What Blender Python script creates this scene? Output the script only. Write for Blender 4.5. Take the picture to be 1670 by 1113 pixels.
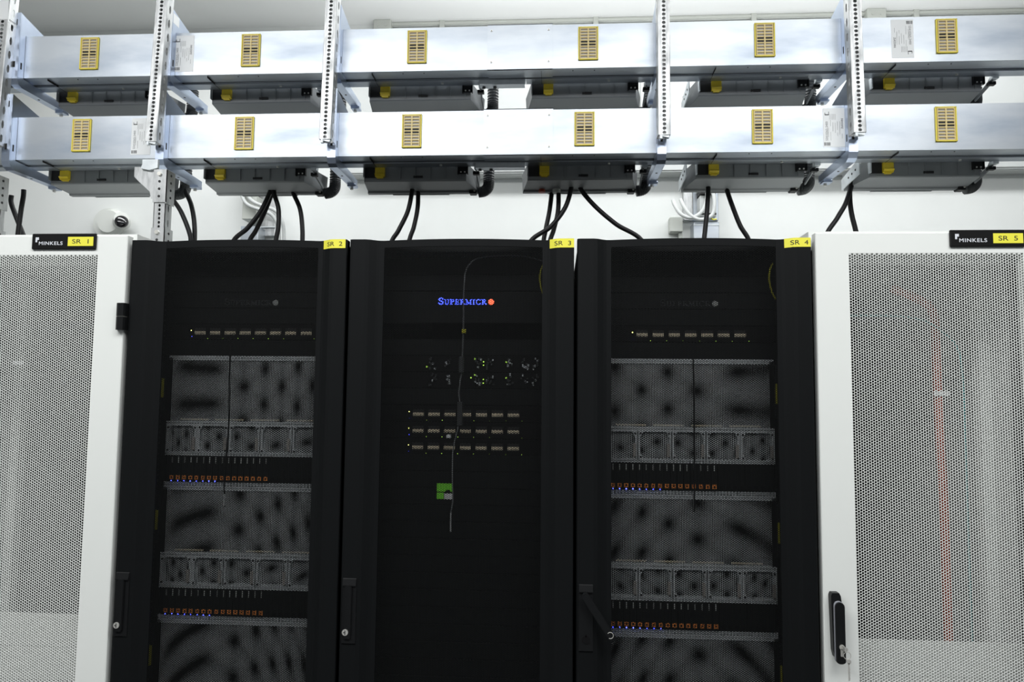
import bpy, math, random
import numpy as np
from mathutils import Vector, Matrix
R = math.radians
for o in list(bpy.data.objects): bpy.data.objects.remove(o)
SC = bpy.context.scene
COL = SC.collection
random.seed(7)

# ------------------------------------------------------------------ camera
def make_camera():
    f, cx, cy, cz, yaw, pitch, roll = 1160.0, 1.15021, -1.82784, 1.5955, 0.0622, 0.07455, 0.01004
    sy, cyw, sp, cp, sr, cr = math.sin(yaw), math.cos(yaw), math.sin(pitch), math.cos(pitch), math.sin(roll), math.cos(roll)
    fwd = Vector((-sy*cp, cyw*cp, sp)); right = Vector((cyw, sy, 0)); up = right.cross(fwd)
    r2 = cr*right + sr*up; u2 = -sr*right + cr*up
    cam = bpy.data.objects.new('camera', bpy.data.cameras.new('camera')); COL.objects.link(cam)
    M = Matrix((r2, u2, -fwd)).transposed().to_4x4(); M.translation = Vector((cx, cy, cz))
    cam.matrix_world = M
    cam.data.sensor_width = 36.0; cam.data.lens = f*36.0/1670.0
    cam.data.clip_start = 0.05; cam.data.clip_end = 60
    SC.camera = cam
make_camera()

# ------------------------------------------------------------------ world, exposure, lights
CEIL = 3.785
W = bpy.data.worlds.new('room_air'); SC.world = W; W.use_nodes = True
W.node_tree.nodes['Background'].inputs[0].default_value = (0.9, 0.95, 1.0, 1)
W.node_tree.nodes['Background'].inputs[1].default_value = 0.02
SC.view_settings.view_transform = 'Standard'; SC.view_settings.look = 'None'
SC.view_settings.gamma = 1.0; SC.view_settings.use_curve_mapping = False
SC.view_settings.exposure = 0.02
def area_light(name, loc, sx, sy, power, rot=(0, 0, 0), col=(0.98, 0.99, 1.0)):
    l = bpy.data.lights.new(name, 'AREA'); l.shape = 'RECTANGLE'; l.size = sx; l.size_y = sy
    l.energy = power; l.color = col
    o = bpy.data.objects.new(name, l); COL.objects.link(o); o.location = loc; o.rotation_euler = rot
    return o
# rows of ceiling panel lamps: cold aisle (behind the camera) and hot aisle (behind the cabinets)
LIGHTS = [('aisle_lamp', (2.4, -1.85, CEIL-0.10), 2.8, 1.3, 104, 0),
          ('aisle_lamp', (-0.6, -1.95, CEIL-0.10), 2.6, 1.3, 114, 0),
          ('aisle_lamp', (2.4, 1.25, CEIL-0.10), 3.4, 0.3, 40, 0),
          ('aisle_lamp', (-0.8, 1.25, CEIL-0.10), 2.0, 0.3, 27, 0),
          ('added_ceiling_fill', (1.9, 1.30, 3.10), 3.6, 0.15, 32, 180)]   # added unseen fill behind the busbars to brighten the ceiling, no real luminaire
for n, l, sx, sy, p, a in LIGHTS: area_light(n, l, sx, sy, p, (R(a), 0, 0))

# ------------------------------------------------------------------ materials
def mat(name, base, rough=0.5, metal=0.0, spec=0.5, emit=None, estr=0.0, noise=None, bump=None, coat=0.0):
    m = bpy.data.materials.new(name); m.use_nodes = True
    nt = m.node_tree; b = nt.nodes['Principled BSDF']
    b.inputs['Base Color'].default_value = (*base, 1); b.inputs['Roughness'].default_value = rough
    b.inputs['Metallic'].default_value = metal; b.inputs['Specular IOR Level'].default_value = spec
    b.inputs['Coat Weight'].default_value = coat
    if emit:
        b.inputs['Emission Color'].default_value = (*emit, 1); b.inputs['Emission Strength'].default_value = estr
    tc = nt.nodes.new('ShaderNodeTexCoord')
    if noise:                       # (scale vector, darker colour, contrast lo, hi, roughness spread)
        sc, c2, lo, hi, rs = noise
        mp = nt.nodes.new('ShaderNodeMapping'); mp.inputs['Scale'].default_value = sc
        nz = nt.nodes.new('ShaderNodeTexNoise'); nz.inputs['Scale'].default_value = 1.0; nz.inputs['Detail'].default_value = 5
        nz.inputs['Roughness'].default_value = 0.6
        mr = nt.nodes.new('ShaderNodeMapRange'); mr.inputs[1].default_value = lo; mr.inputs[2].default_value = hi
        mx = nt.nodes.new('ShaderNodeMix'); mx.data_type = 'RGBA'
        mx.inputs[6].default_value = (*base, 1); mx.inputs[7].default_value = (*c2, 1)
        nt.links.new(tc.outputs['Object'], mp.inputs[0]); nt.links.new(mp.outputs[0], nz.inputs[0])
        nt.links.new(nz.outputs[0], mr.inputs[0]); nt.links.new(mr.outputs[0], mx.inputs[0])
        nt.links.new(mx.outputs[2], b.inputs['Base Color'])
        if rs:
            m2 = nt.nodes.new('ShaderNodeMapRange'); m2.inputs[1].default_value = lo; m2.inputs[2].default_value = hi
            m2.inputs[3].default_value = rough; m2.inputs[4].default_value = rough+rs
            nt.links.new(nz.outputs[0], m2.inputs[0]); nt.links.new(m2.outputs[0], b.inputs['Roughness'])
    if bump:                        # (scale, strength)
        n2 = nt.nodes.new('ShaderNodeTexNoise'); n2.inputs['Scale'].default_value = bump[0]; n2.inputs['Detail'].default_value = 3
        bp = nt.nodes.new('ShaderNodeBump'); bp.inputs['Strength'].default_value = bump[1]; bp.inputs['Distance'].default_value = 0.002
        nt.links.new(tc.outputs['Object'], n2.inputs[0]); nt.links.new(n2.outputs[0], bp.inputs['Height'])
        nt.links.new(bp.outputs[0], b.inputs['Normal'])
    return m
M = {
 'wall':   mat('white_wall_paint', (0.80, 0.82, 0.80), 0.8, spec=0.2, noise=((3, 3, 3), (0.77, 0.79, 0.77), .3, .7, 0)),
 'ceil':   mat('ceiling_paint', (0.86, 0.87, 0.86), 0.9, spec=0.1, noise=((2, 2, 2), (0.84, 0.85, 0.84), .3, .7, 0)),
 'floor':  mat('dark_grey_floor_tile', (0.11, 0.115, 0.12), 0.5, noise=((20, 20, 20), (0.09, 0.095, 0.10), .4, .6, 0)),
 'wallf':  mat('unseen_wall_darkened', (0.10, 0.105, 0.11), 0.6, noise=((3, 3, 3), (0.08, 0.085, 0.09), .4, .6, 0)),  # unseen front wall, coloured dark to hold down reflections in the black doors
 'galv':   mat('galvanised_casing', (0.51, 0.545, 0.58), 0.40, 0.88, noise=((2.0, 7, 7), (0.36, 0.41, 0.48), .46, .76, .08), bump=(60, .04)),
 'galv2':  mat('galvanised_strut', (0.58, 0.59, 0.59), 0.42, 0.85, noise=((40, 40, 10), (0.36, 0.37, 0.37), .42, .68, .1)),
 'zinc':   mat('blue_zinc_plate', (0.56, 0.63, 0.76), 0.28, 0.95, noise=((6, 6, 6), (0.48, 0.55, 0.70), .4, .7, 0)),
 'steel':  mat('bare_steel', (0.74, 0.78, 0.80), 0.45, 0.45, noise=((20, 20, 20), (0.62, 0.66, 0.68), .4, .7, .1)),
 'grille': mat('bright_bare_metal', (0.66, 0.70, 0.71), 0.45, 0.15, bump=(400, .02)),
 'liner':  mat('cabinet_side_lining', (0.55, 0.56, 0.54), 0.6, spec=0.3, bump=(500, .03)),
 'white':  mat('white_powder_coat', (0.79, 0.81, 0.775), 0.45, spec=0.35, bump=(900, .04)),
 'inner':  mat('cabinet_grey_paint', (0.12, 0.122, 0.12), 0.6, spec=0.3, bump=(500, .03)),
 'panelw': mat('off_white_blanking', (0.55, 0.56, 0.53), 0.55, spec=0.3, bump=(300, .03)),
 'black':  mat('black_powder_coat', (0.0055, 0.0062, 0.0066), 0.55, spec=0.12, bump=(900, .05)),
 'mesh':   mat('black_mesh_paint', (0.0050, 0.0055, 0.0055), 0.55, spec=0.09, bump=(900, .02)),
 'blank':  mat('black_blanking_plastic', (0.0075, 0.0085, 0.0088), 0.55, spec=0.15, bump=(400, .04)),
 'dark':   mat('cabinet_inner_black', (0.004, 0.004, 0.0045), 0.7, spec=0.15, bump=(300, .02)),
 'box':    mat('dark_grey_moulding', (0.200, 0.212, 0.218), 0.5, spec=0.5, bump=(700, .06)),
 'hose':   mat('corrugated_black_hose', (0.05, 0.054, 0.056), 0.5, bump=(500, .05)),
 'cable':  mat('black_cable_sheath', (0.006, 0.006, 0.0065), 0.42, spec=0.3, bump=(300, .04)),
 'yellow': mat('yellow_plastic', (0.72, 0.55, 0.03), 0.4, bump=(300, .03)),
 'amber':  mat('yellow_window_frame', (0.85, 0.70, 0.07), 0.4, bump=(300, .03)),
 'ribs':   mat('amber_window_ribs', (0.76, 0.61, 0.28), 0.5, bump=(300, .03)),
 'slot':   mat('grey_window_infill', (0.42, 0.40, 0.37), 0.5, bump=(300, .03)),
 'label':  mat('yellow_label_tape', (0.83, 0.78, 0.06), 0.5, bump=(300, .02)),
 'ink':    mat('black_ink', (0.01, 0.01, 0.01), 0.6),
 'greyink':mat('grey_ink', (0.25, 0.25, 0.26), 0.6),
 'badge':  mat('badge_black', (0.007, 0.007, 0.007), 0.4, spec=0.2, bump=(300, .02)),
 'silver': mat('silver_print', (0.70, 0.72, 0.76), 0.4),
 'paper':  mat('white_sticker', (0.88, 0.90, 0.90), 0.6, bump=(200, .02)),
 'chrome': mat('lock_nickel', (0.72, 0.71, 0.66), 0.35, 0.6, bump=(400, .02)),
 'plast':  mat('black_handle_plastic', (0.007, 0.0075, 0.008), 0.42, spec=0.25, bump=(600, .04)),
 'orange': mat('orange_latch', (0.90, 0.30, 0.06), 0.45, bump=(300, .02)),
 'port':   mat('tan_port_block', (0.78, 0.69, 0.50), 0.5, bump=(300, .02)),
 'green':  mat('green_sticker', (0.25, 0.88, 0.05), 0.5, bump=(300, .02)),
 'teal':   mat('teal_fibre', (0.05, 0.35, 0.36), 0.5, bump=(300, .02)),
 'red':    mat('red_cable_sheath', (0.38, 0.06, 0.03), 0.5, bump=(300, .02)),
 'pvc':    mat('light_grey_conduit', (0.55, 0.57, 0.56), 0.5, bump=(300, .02)),
 'cream':  mat('grey_junction_plastic', (0.50, 0.52, 0.48), 0.5, bump=(300, .02)),
 'lens':   mat('camera_lens_dome', (0.006, 0.006, 0.007), 0.12, coat=1.0),
 'cambody':mat('camera_white_plastic', (0.72, 0.74, 0.70), 0.5, bump=(300, .02)),
 'dullyel':mat('yellow_server_tag', (0.50, 0.48, 0.02), 0.5, bump=(300, .02)),
 'edge':   mat('handle_edge_grey', (0.33, 0.34, 0.37), 0.4),
 'blue':   mat('blue_lit_letters', (0.02, 0.02, 0.3), 0.5, emit=(0.06, 0.10, 1.0), estr=4.0),
 'redlit': mat('red_lit_dot', (0.3, 0.02, 0.02), 0.5, emit=(1.0, 0.13, 0.06), estr=3.2),
 'unlit':  mat('unlit_letters', (0.055, 0.06, 0.062), 0.4),
 'unlitdot': mat('unlit_dot', (0.42, 0.44, 0.42), 0.4),
 'ledb':   mat('blue_led', (0.02, 0.02, 0.2), 0.5, emit=(0.06, 0.08, 1.0), estr=11.0),
 'ledg':   mat('green_led', (0.05, 0.2, 0.02), 0.5, emit=(0.45, 0.8, 0.10), estr=1.6),
 'ledy':   mat('yellow_led', (0.2, 0.2, 0.02), 0.5, emit=(0.95, 1.0, 0.25), estr=4.5),
}

# ------------------------------------------------------------------ mesh helpers
class MB:
    def __init__(s): s.v = []; s.f = []; s.m = []; s.mats = []
    def mi(s, m):
        if m not in s.mats: s.mats.append(m)
        return s.mats.index(m)
    def add(s, vs, fs, m):
        n = len(s.v); k = s.mi(m); s.v += [tuple(v) for v in vs]
        s.f += [tuple(n+i for i in f) for f in fs]; s.m += [k]*len(fs); return s
    def box(s, x0, x1, y0, y1, z0, z1, m, ch=0.0):
        if ch <= 0:
            vs = [(x, y, z) for z in (z0, z1) for y in (y0, y1) for x in (x0, x1)]
            fs = [(0, 2, 3, 1), (4, 5, 7, 6), (0, 1, 5, 4), (2, 6, 7, 3), (0, 4, 6, 2), (1, 3, 7, 5)]
            return s.add(vs, fs, m)
        c = ch; vs = []; idx = {}
        for sx in (0, 1):
            for sy in (0, 1):
                for sz in (0, 1):
                    X = (x0, x1)[sx]; Y = (y0, y1)[sy]; Z = (z0, z1)[sz]
                    dx = c if sx == 0 else -c; dy = c if sy == 0 else -c; dz = c if sz == 0 else -c
                    for ax, p in (('x', (X, Y+dy, Z+dz)), ('y', (X+dx, Y, Z+dz)), ('z', (X+dx, Y+dy, Z))):
                        idx[(sx, sy, sz, ax)] = len(vs); vs.append(p)
        q = lambda *k: tuple(idx[i] for i in k); fs = []
        for t in (0, 1):
            a = [(t, 0, 0), (t, 1, 0), (t, 1, 1), (t, 0, 1)]; a = a if t else a[::-1]; fs.append(q(*[(*k, 'x') for k in a]))
            a = [(0, t, 0), (0, t, 1), (1, t, 1), (1, t, 0)]; a = a if t else a[::-1]; fs.append(q(*[(*k, 'y') for k in a]))
            a = [(0, 0, t), (1, 0, t), (1, 1, t), (0, 1, t)]; a = a if t else a[::-1]; fs.append(q(*[(*k, 'z') for k in a]))
        for a in (0, 1):
            for b in (0, 1):
                f = q((a, b, 0, 'x'), (a, b, 1, 'x'), (a, b, 1, 'y'), (a, b, 0, 'y')); fs.append(f if a == b else f[::-1])
                f = q((a, 0, b, 'x'), (a, 0, b, 'z'), (a, 1, b, 'z'), (a, 1, b, 'x')); fs.append(f if a == b else f[::-1])
                f = q((0, a, b, 'y'), (1, a, b, 'y'), (1, a, b, 'z'), (0, a, b, 'z')); fs.append(f if a == b else f[::-1])
                for d in (0, 1):
                    f = q((a, b, d, 'x'), (a, b, d, 'y'), (a, b, d, 'z')); fs.append(f if (a+b+d) % 2 else f[::-1])
        return s.add(vs, fs, m)
    def prism(s, poly, axis, a0, a1, m):     # poly: 2D outline, extruded along axis; coords fill remaining axes in order
        n = len(poly); vs = []
        for a in (a0, a1):
            for p in poly:
                vs.append({'x': (a, p[0], p[1]), 'y': (p[0], a, p[1]), 'z': (p[0], p[1], a)}[axis])
        fs = [tuple(range(n))[::-1], tuple(range(n, 2*n))] + [(i, (i+1) % n, n+(i+1) % n, n+i) for i in range(n)]
        return s.add(vs, fs, m)
    def cyl(s, c, r, h, axis, m, n=16, r2=None):
        r2 = r if r2 is None else r2; vs = []
        for k, rr in ((0, r), (h, r2)):
            for i in range(n):
                a = 2*math.pi*i/n; u, w = rr*math.cos(a), rr*math.sin(a)
                vs.append({'x': (c[0]+k, c[1]+u, c[2]+w), 'y': (c[0]+u, c[1]+k, c[2]+w), 'z': (c[0]+u, c[1]+w, c[2]+k)}[axis])
        fs = [tuple(range(n))[::-1], tuple(range(n, 2*n))] + [(i, (i+1) % n, n+(i+1) % n, n+i) for i in range(n)]
        return s.add(vs, fs, m)
    def tube(s, pts, r, m, n=10, ribs=None):
        P = [Vector(p) for p in pts]; rings = []; vs = []; fs = []
        up = Vector((0, 1, 0.01))
        for i, p in enumerate(P):
            t = (P[min(i+1, len(P)-1)]-P[max(i-1, 0)]).normalized()
            a = t.cross(up)
            if a.length < 1e-4: a = t.cross(Vector((1, 0, 0)))
            a.normalize(); b = t.cross(a)
            rr = r if not ribs else r*(1.0 if i % 2 else ribs)
            for k in range(n):
                q = 2*math.pi*k/n; vs.append(p+a*rr*math.cos(q)+b*rr*math.sin(q))
        for i in range(len(P)-1):
            for k in range(n): fs.append((i*n+k, i*n+(k+1) % n, (i+1)*n+(k+1) % n, (i+1)*n+k))
        fs.append(tuple(range(n))[::-1]); fs.append(tuple(range((len(P)-1)*n, len(P)*n)))
        return s.add(vs, fs, m)
    def mesh(s, name, smooth=False):
        me = bpy.data.meshes.new(name); me.from_pydata(s.v, [], s.f)
        for m in s.mats: me.materials.append(M[m])
        me.polygons.foreach_set('material_index', s.m)
        if smooth: me.polygons.foreach_set('use_smooth', [True]*len(s.f))
        import bmesh
        bm = bmesh.new(); bm.from_mesh(me); bmesh.ops.recalc_face_normals(bm, faces=bm.faces); bm.to_mesh(me); bm.free()
        me.update(); return me
    def build(s, name, parent=None, loc=(0, 0, 0), smooth=False, rot=None):
        return obj(name, s.mesh(name, smooth), parent, loc, rot)
def obj(name, me, parent=None, loc=(0, 0, 0), rot=None):
    o = bpy.data.objects.new(name, me); COL.objects.link(o); o.parent = parent; o.location = loc
    if rot: o.rotation_euler = rot
    return o
def thing(name, label, cat, loc=(0, 0, 0), group=None, rot=None):
    o = bpy.data.objects.new(name, None); o.empty_display_size = .05; COL.objects.link(o); o.location = loc
    if rot: o.rotation_euler = rot
    return tag(o, label, cat, group)
def tag(o, label, cat, group=None):
    o['label'] = label; o['category'] = cat
    if group: o['group'] = group
    return o
def struct(name, mb):
    o = mb.build(name); o['kind'] = 'structure'; return o
def copy_tree(o, parent=None):
    c = o.copy(); COL.objects.link(c); c.parent = parent
    for ch in [x for x in list(o.children)]: copy_tree(ch, c)
    return c
def smooth_path(pts, n=8):
    P = [Vector(p) for p in pts]; out = []
    for i in range(len(P)-1):
        a, b, c, d = P[max(i-1, 0)], P[i], P[i+1], P[min(i+2, len(P)-1)]
        for k in range(n):
            t = k/n
            out.append(0.5*((2*b)+(c-a)*t+(2*a-5*b+4*c-d)*t*t+(-a+3*b-3*c+d)*t**3))
    out.append(P[-1]); return out
def hexgrid(name, x0, x1, z0, z1, p, rad, mats, n=6, depth=0.0, warp=None, clip=None, fix=None):
    """sheet in the XZ plane with real holes, hexagonal packing, columns run up z"""
    dx = p*math.sqrt(3)/2; R0 = p/math.sqrt(3)
    nc = int((x1-x0)/dx); nr = int((z1-z0)/p)
    if fix:
        dx, pz = fix; nc = int((x1-x0)/dx); nr = int((z1-z0)/pz); x0 = (x0+x1-nc*dx)/2; z0 = (z0+z1-nr*pz)/2
    else: dx = (x1-x0)/nc; pz = (z1-z0)/nr
    sx = dx/(p*math.sqrt(3)/2); sz = pz/p
    ci, ri = np.meshgrid(np.arange(nc), np.arange(nr), indexing='ij')
    cx = x0+dx*(ci+.5); cz = z0+pz*(ri+.25+.5*(ci % 2))
    cx = cx.ravel(); cz = cz.ravel()
    if clip is not None:
        k = clip(cx, cz); cx = cx[k]; cz = cz[k]
    N = len(cx)
    a6 = np.arange(6)*math.pi/3; hx = R0*np.cos(a6); hz = R0*np.sin(a6)
    if n == 12:
        ox = np.empty(12); oz = np.empty(12); ox[::2] = hx; oz[::2] = hz
        ox[1::2] = (hx+np.roll(hx, -1))/2; oz[1::2] = (hz+np.roll(hz, -1))/2
    else: ox, oz = hx, hz
    a = np.arange(n)*2*math.pi/n; ix, iz = rad*np.cos(a), rad*np.sin(a)
    rings = [(ox*sx, oz*sz, 0.0), (ix, iz, 0.0)]
    if depth: rings.append((ix, iz, depth))
    V = np.zeros((N, len(rings)*n, 3))
    for k, (rx, rz, d) in enumerate(rings):
        V[:, k*n:(k+1)*n, 0] = cx[:, None]+rx[None]; V[:, k*n:(k+1)*n, 2] = cz[:, None]+rz[None]; V[:, k*n:(k+1)*n, 1] = d
    V = V.reshape(-1, 3)
    if warp: V[:, 1] += warp(V[:, 0])
    F = []
    for k in range(len(rings)-1):
        i = np.arange(n); j = (i+1) % n
        F.append(np.stack([k*n+i, k*n+j, (k+1)*n+j, (k+1)*n+i], 1))
    F = np.concatenate(F); T = (F[None]+(np.arange(N)*len(rings)*n)[:, None, None]).reshape(-1, 4)
    if clip is None:
        odd = np.arange(nc) % 2 == 1
        fx = x0+dx*(np.arange(nc)+.5); fz = np.where(odd, z0+pz*(-1+.75), z0+pz*(nr+.25))
        E = np.zeros((nc, 6, 3)); E[:, :, 0] = fx[:, None]+(hx*sx)[None]; E[:, :, 2] = fz[:, None]+(hz*sz)[None]; E = E.reshape(-1, 3)
        if warp: E[:, 1] += warp(E[:, 0])
        Q = (np.array([[0, 1, 2, 3], [3, 4, 5, 0]])[None]+(len(V)+np.arange(nc)*6)[:, None, None]).reshape(-1, 4)
        V = np.concatenate([V, E]); T = np.concatenate([T, Q])
    me = bpy.data.meshes.new(name); me.vertices.add(len(V)); me.vertices.foreach_set('co', V.ravel())
    me.loops.add(T.size); me.loops.foreach_set('vertex_index', T.ravel().astype(np.int32))
    me.polygons.add(len(T)); me.polygons.foreach_set('loop_start', np.arange(len(T), dtype=np.int32)*4)
    me.materials.append(M[mats]); me.update(calc_edges=True); me.validate(); return me
def text_mesh(name, body, size, mname, extrude=0.0003, spacing=1.0, bold=0.0):
    cu = bpy.data.curves.new(name, 'FONT'); cu.body = body; cu.size = size; cu.extrude = extrude
    cu.space_character = spacing; cu.offset = bold
    t = bpy.data.objects.new(name, cu); COL.objects.link(t)
    dg = bpy.context.evaluated_depsgraph_get(); me = bpy.data.meshes.new_from_object(t.evaluated_get(dg))
    bpy.data.objects.remove(t); bpy.data.curves.remove(cu)
    # lay into XZ plane facing -Y
    n = len(me.vertices); co = np.empty(n*3); me.vertices.foreach_get('co', co); co = co.reshape(-1, 3)
    co = np.stack([co[:, 0], -co[:, 2], co[:, 1]], 1); me.vertices.foreach_set('co', co.ravel())
    me.name = name; me.materials.clear(); me.materials.append(M[mname]); me.update(); return me
def text_fit(name, body, w, h, mname, **k):      # scaled so that its box is w x h, lower left at 0,0
    me = text_mesh(name, body, 1.0, mname, **k)
    n = len(me.vertices); co = np.empty(n*3); me.vertices.foreach_get('co', co); co = co.reshape(-1, 3)
    lo, hi = co.min(0), co.max(0)
    co[:, 0] = (co[:, 0]-lo[0])*w/(hi[0]-lo[0]); co[:, 2] = (co[:, 2]-lo[2])*h/(hi[2]-lo[2]); co[:, 1] = (co[:, 1]-hi[1])*0.3
    me.vertices.foreach_set('co', co.ravel()); me.update(); return me

# ------------------------------------------------------------------ room
def room():
    X0, X1, Y0, Y1 = -4.2, 6.6, -4.2, 2.2
    struct('floor', MB().box(X0, X1, Y0, Y1, -.1, 0, 'floor'))
    struct('ceiling', MB().box(X0, X1, Y0, Y1, CEIL, CEIL+.1, 'ceil'))
    struct('wall_back', MB().box(X0, X1, Y1, Y1+.1, -.1, CEIL+.1, 'wall'))
    struct('wall_front', MB().box(X0, X1, Y0-.1, Y0, -.1, CEIL+.1, 'wallf'))
    struct('wall_left', MB().box(X0-.1, X0, Y0, Y1, -.1, CEIL+.1, 'wall'))
    struct('wall_right', MB().box(X1, X1+.1, Y0, Y1, -.1, CEIL+.1, 'wall'))
room()

# ------------------------------------------------------------------ cabinets
U = 0.04445
DZ0, DZ1 = 0.06, 1.98          # mesh field of the doors
def arc(x):                     # front surface of the black mesh, local x
    t = (x-0.303)/0.212; return 0.019-0.021*(1-t*t)
def label_tape(text, parent, x, z, w, h, y, name='name_label'):
    lb = MB().box(x, x+w, y, y+.0008, z, z+h, 'label').build(name, parent); lb['label'] = 'yellow label tape printed '+text
    tx = obj('lettering', text_fit('lettering', text, w*.70, h*.50, 'ink'), lb, (x+w*.16, y-.0002, z+h*.25)); tx['label'] = 'black printed letters'
    return lb
def black_handle(root, open_):
    """long lever handle in a recessed plate, plate top at z=1.1225"""
    pl = MB(); hx = 0.0 if open_ else -.0005
    pl.box(.0095, .0460, -.0030, .0020, .960, 1.1225, 'plast', .0012)
    pl.prism([(-.003, 1.121), (-.0065, 1.106), (-.0065, 1.1035), (-.003, 1.1035)], 'x', .0105, .0450, 'plast')
    if open_: pl.cyl((.0280, -.0045, .988), .0100, .0016, 'y', 'dark', 20); pl.box(.0265, .0295, -.0045, -.0028, .995, 1.002, 'dark')
    h = pl.build('handle', root); h['label'] = 'black recessed swing handle'
    lv = MB(); n = 10; w = .0100
    pts = [(w*math.cos(math.pi*i/n), w*math.sin(math.pi*i/n)) for i in range(n+1)]
    L = .1240
    pts += [(-w*.92, -L+.006), (-w*.7, -L), (w*.7, -L), (w*.92, -L+.006)]
    lv.prism([(p[0], p[1]) for p in pts], 'y', -.0040, 0, 'plast')
    lv.prism([(p[0]*.84, p[1]*.985) for p in pts], 'y', -.0052, -.0040, 'plast')
    lv = lv.build('lever', h, (.0262+hx, -.0030, 1.0965), rot=(0, -R(34), 0) if open_ else None)
    if open_:
        lv.location.y = -.016; lv['label'] = 'black lever swung out to the lower right'
        rg = MB(); rr = []
        for i in range(17):
            a = R(-150+260*i/16); rr.append((.0075*math.cos(a), -.0068, -.108+.0075*math.sin(a)))
        rg.tube(rr, .0009, 'chrome', 6); rg.build('ring', lv)
        MB().cyl((0, -.0062, -.108), .0072, .0012, 'y', 'plast', 18).build('lock_cover', lv)
    else:
        lk = MB().cyl((0, -.0030, -.110), .0078, .0030, 'y', 'chrome', 24)
        lk.box(-.0010, .0010, -.0034, -.0029, -.1155, -.1050, 'ink'); lk.box(-.0045, -.001, -.0034, -.0029, -.1110, -.1090, 'ink'); lk.build('lock_cylinder', h, (.0215, -.0075, 1.1))
MESHB = hexgrid('perforated_sheet', .0915, .5145, DZ0, DZ1, .00462, .00192, 'mesh', 6, .0008, warp=arc)
def black_cabinet(x, n, open_=False, dz=0):
    root = thing('server_cabinet', {2: 'black server cabinet with its handle hard against the left white cabinet',
        3: 'middle black server cabinet with glowing blue lettering inside',
        4: 'black server cabinet with its lever handle swung open'}[n], 'cabinet', (x, 0, 0), 'server cabinets in the row')
    b = MB(); Z = 1.985
    b.box(.006, .022, .034, 1.18, .03, Z, 'dark'); b.box(.578, .594, .034, 1.18, .03, Z, 'dark')
    b.box(.006, .594, .034, 1.18, Z-.012, Z+.003, 'black'); b.box(.022, .578, 1.165, 1.18, .03, Z-.012, 'dark')
    b.box(.006, .594, .034, 1.18, 0, .03, 'black')
    b.build('body', root)
    for xs in ((.044, .060), (.540, .556)):
        rl = MB(); rl.box(xs[0], xs[1], .094, .110, .06, 1.97, 'dark')
        for k in range(126):
            z = .10+k*U/3; rl.box((xs[0]+xs[1])/2-.003, (xs[0]+xs[1])/2+.003, .0935, .0942, z, z+.006, 'ink')
        rl.build('mounting_rail', root)
    # door frame: outer flats, sloping shoulders, top and bottom bars that follow the bulge
    prof_l = [(.0035, .030), (.0035, .006), (.006, .0015), (.012, 0), (.046, 0), (.056, .003), (.072, .014), (.080, .018), (.0925, .019), (.0925, .024), (.080, .024), (.066, .020), (.046, .012), (.010, .012), (.010, .030)]
    prof_r = [(.598-p[0]+.0035 if False else .6015-p[0]-.002, p[1]) for p in prof_l][::-1]
    prof_r = [(.6055-p[0], p[1]) for p in prof_l][::-1]
    prof_r = [(min(p[0], .5955) if p[0] > .58 else p[0], p[1]) for p in prof_r]
    d = MB(); d.prism(prof_l, 'z', .03, 2.0, 'black'); d.prism(prof_r, 'z', .03, 2.0, 'black')
    xs = [.0915+i*(.5145-.0915)/24 for i in range(25)]
    for z0, z1 in ((DZ1+.0009, 2.0), (.03, DZ0-.0009)):
        out = [(q, arc(q)) for q in xs]+[(q, arc(q)+.006) for q in xs[::-1]]
        d.prism(out, 'z', z0, z1, 'black')
    d = d.build('door', root); d['label'] = 'black curved door with perforated centre'
    m = obj('perforated_panel', MESHB, d, (0, .0006, 0))
    black_handle(root, open_)
    # label tape bent over the shoulder of the right door frame
    pr = {2: (.5285, .5965), 3: (.5320, .5995), 4: (.5330, .5985)}[n]
    def ys(q):
        q = .6055-q
        P = [(.0035, .006), (.006, .0015), (.012, 0), (.046, 0), (.056, .003), (.072, .014), (.080, .018)]
        for (a, ya), (c, yc) in zip(P, P[1:]):
            if a <= q <= c: return ya+(yc-ya)*(q-a)/(c-a)
        return 0.0
    lb = MB(); N = 20; qs = [pr[0]+(pr[1]-.004-pr[0])*i/N for i in range(N+1)]
    lb.prism([(q, min(ys(q), .02)-.0012) for q in qs]+[(q, min(ys(q), .02)-.0004) for q in qs[::-1]], 'z', 1.9765, 2.0003, 'label')
    lb = lb.build('name_label', root); lb['label'] = 'yellow label tape printed SR %d' % n
    t = text_fit('lettering', 'SR  %d' % n, .043, .0115, 'ink')
    for v in t.vertices: v.co.y += 0
    tx = obj('lettering', t, lb, (pr[0]+.0125, 0, 1.9825))
    for v in t.vertices: v.co.y = min(ys(v.co.x+pr[0]+.0125), .02)-.0016+v.co.y*.2
    return root
black_cabinet(0, 2); black_cabinet(.6, 3); black_cabinet(1.2, 4, True)

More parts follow.
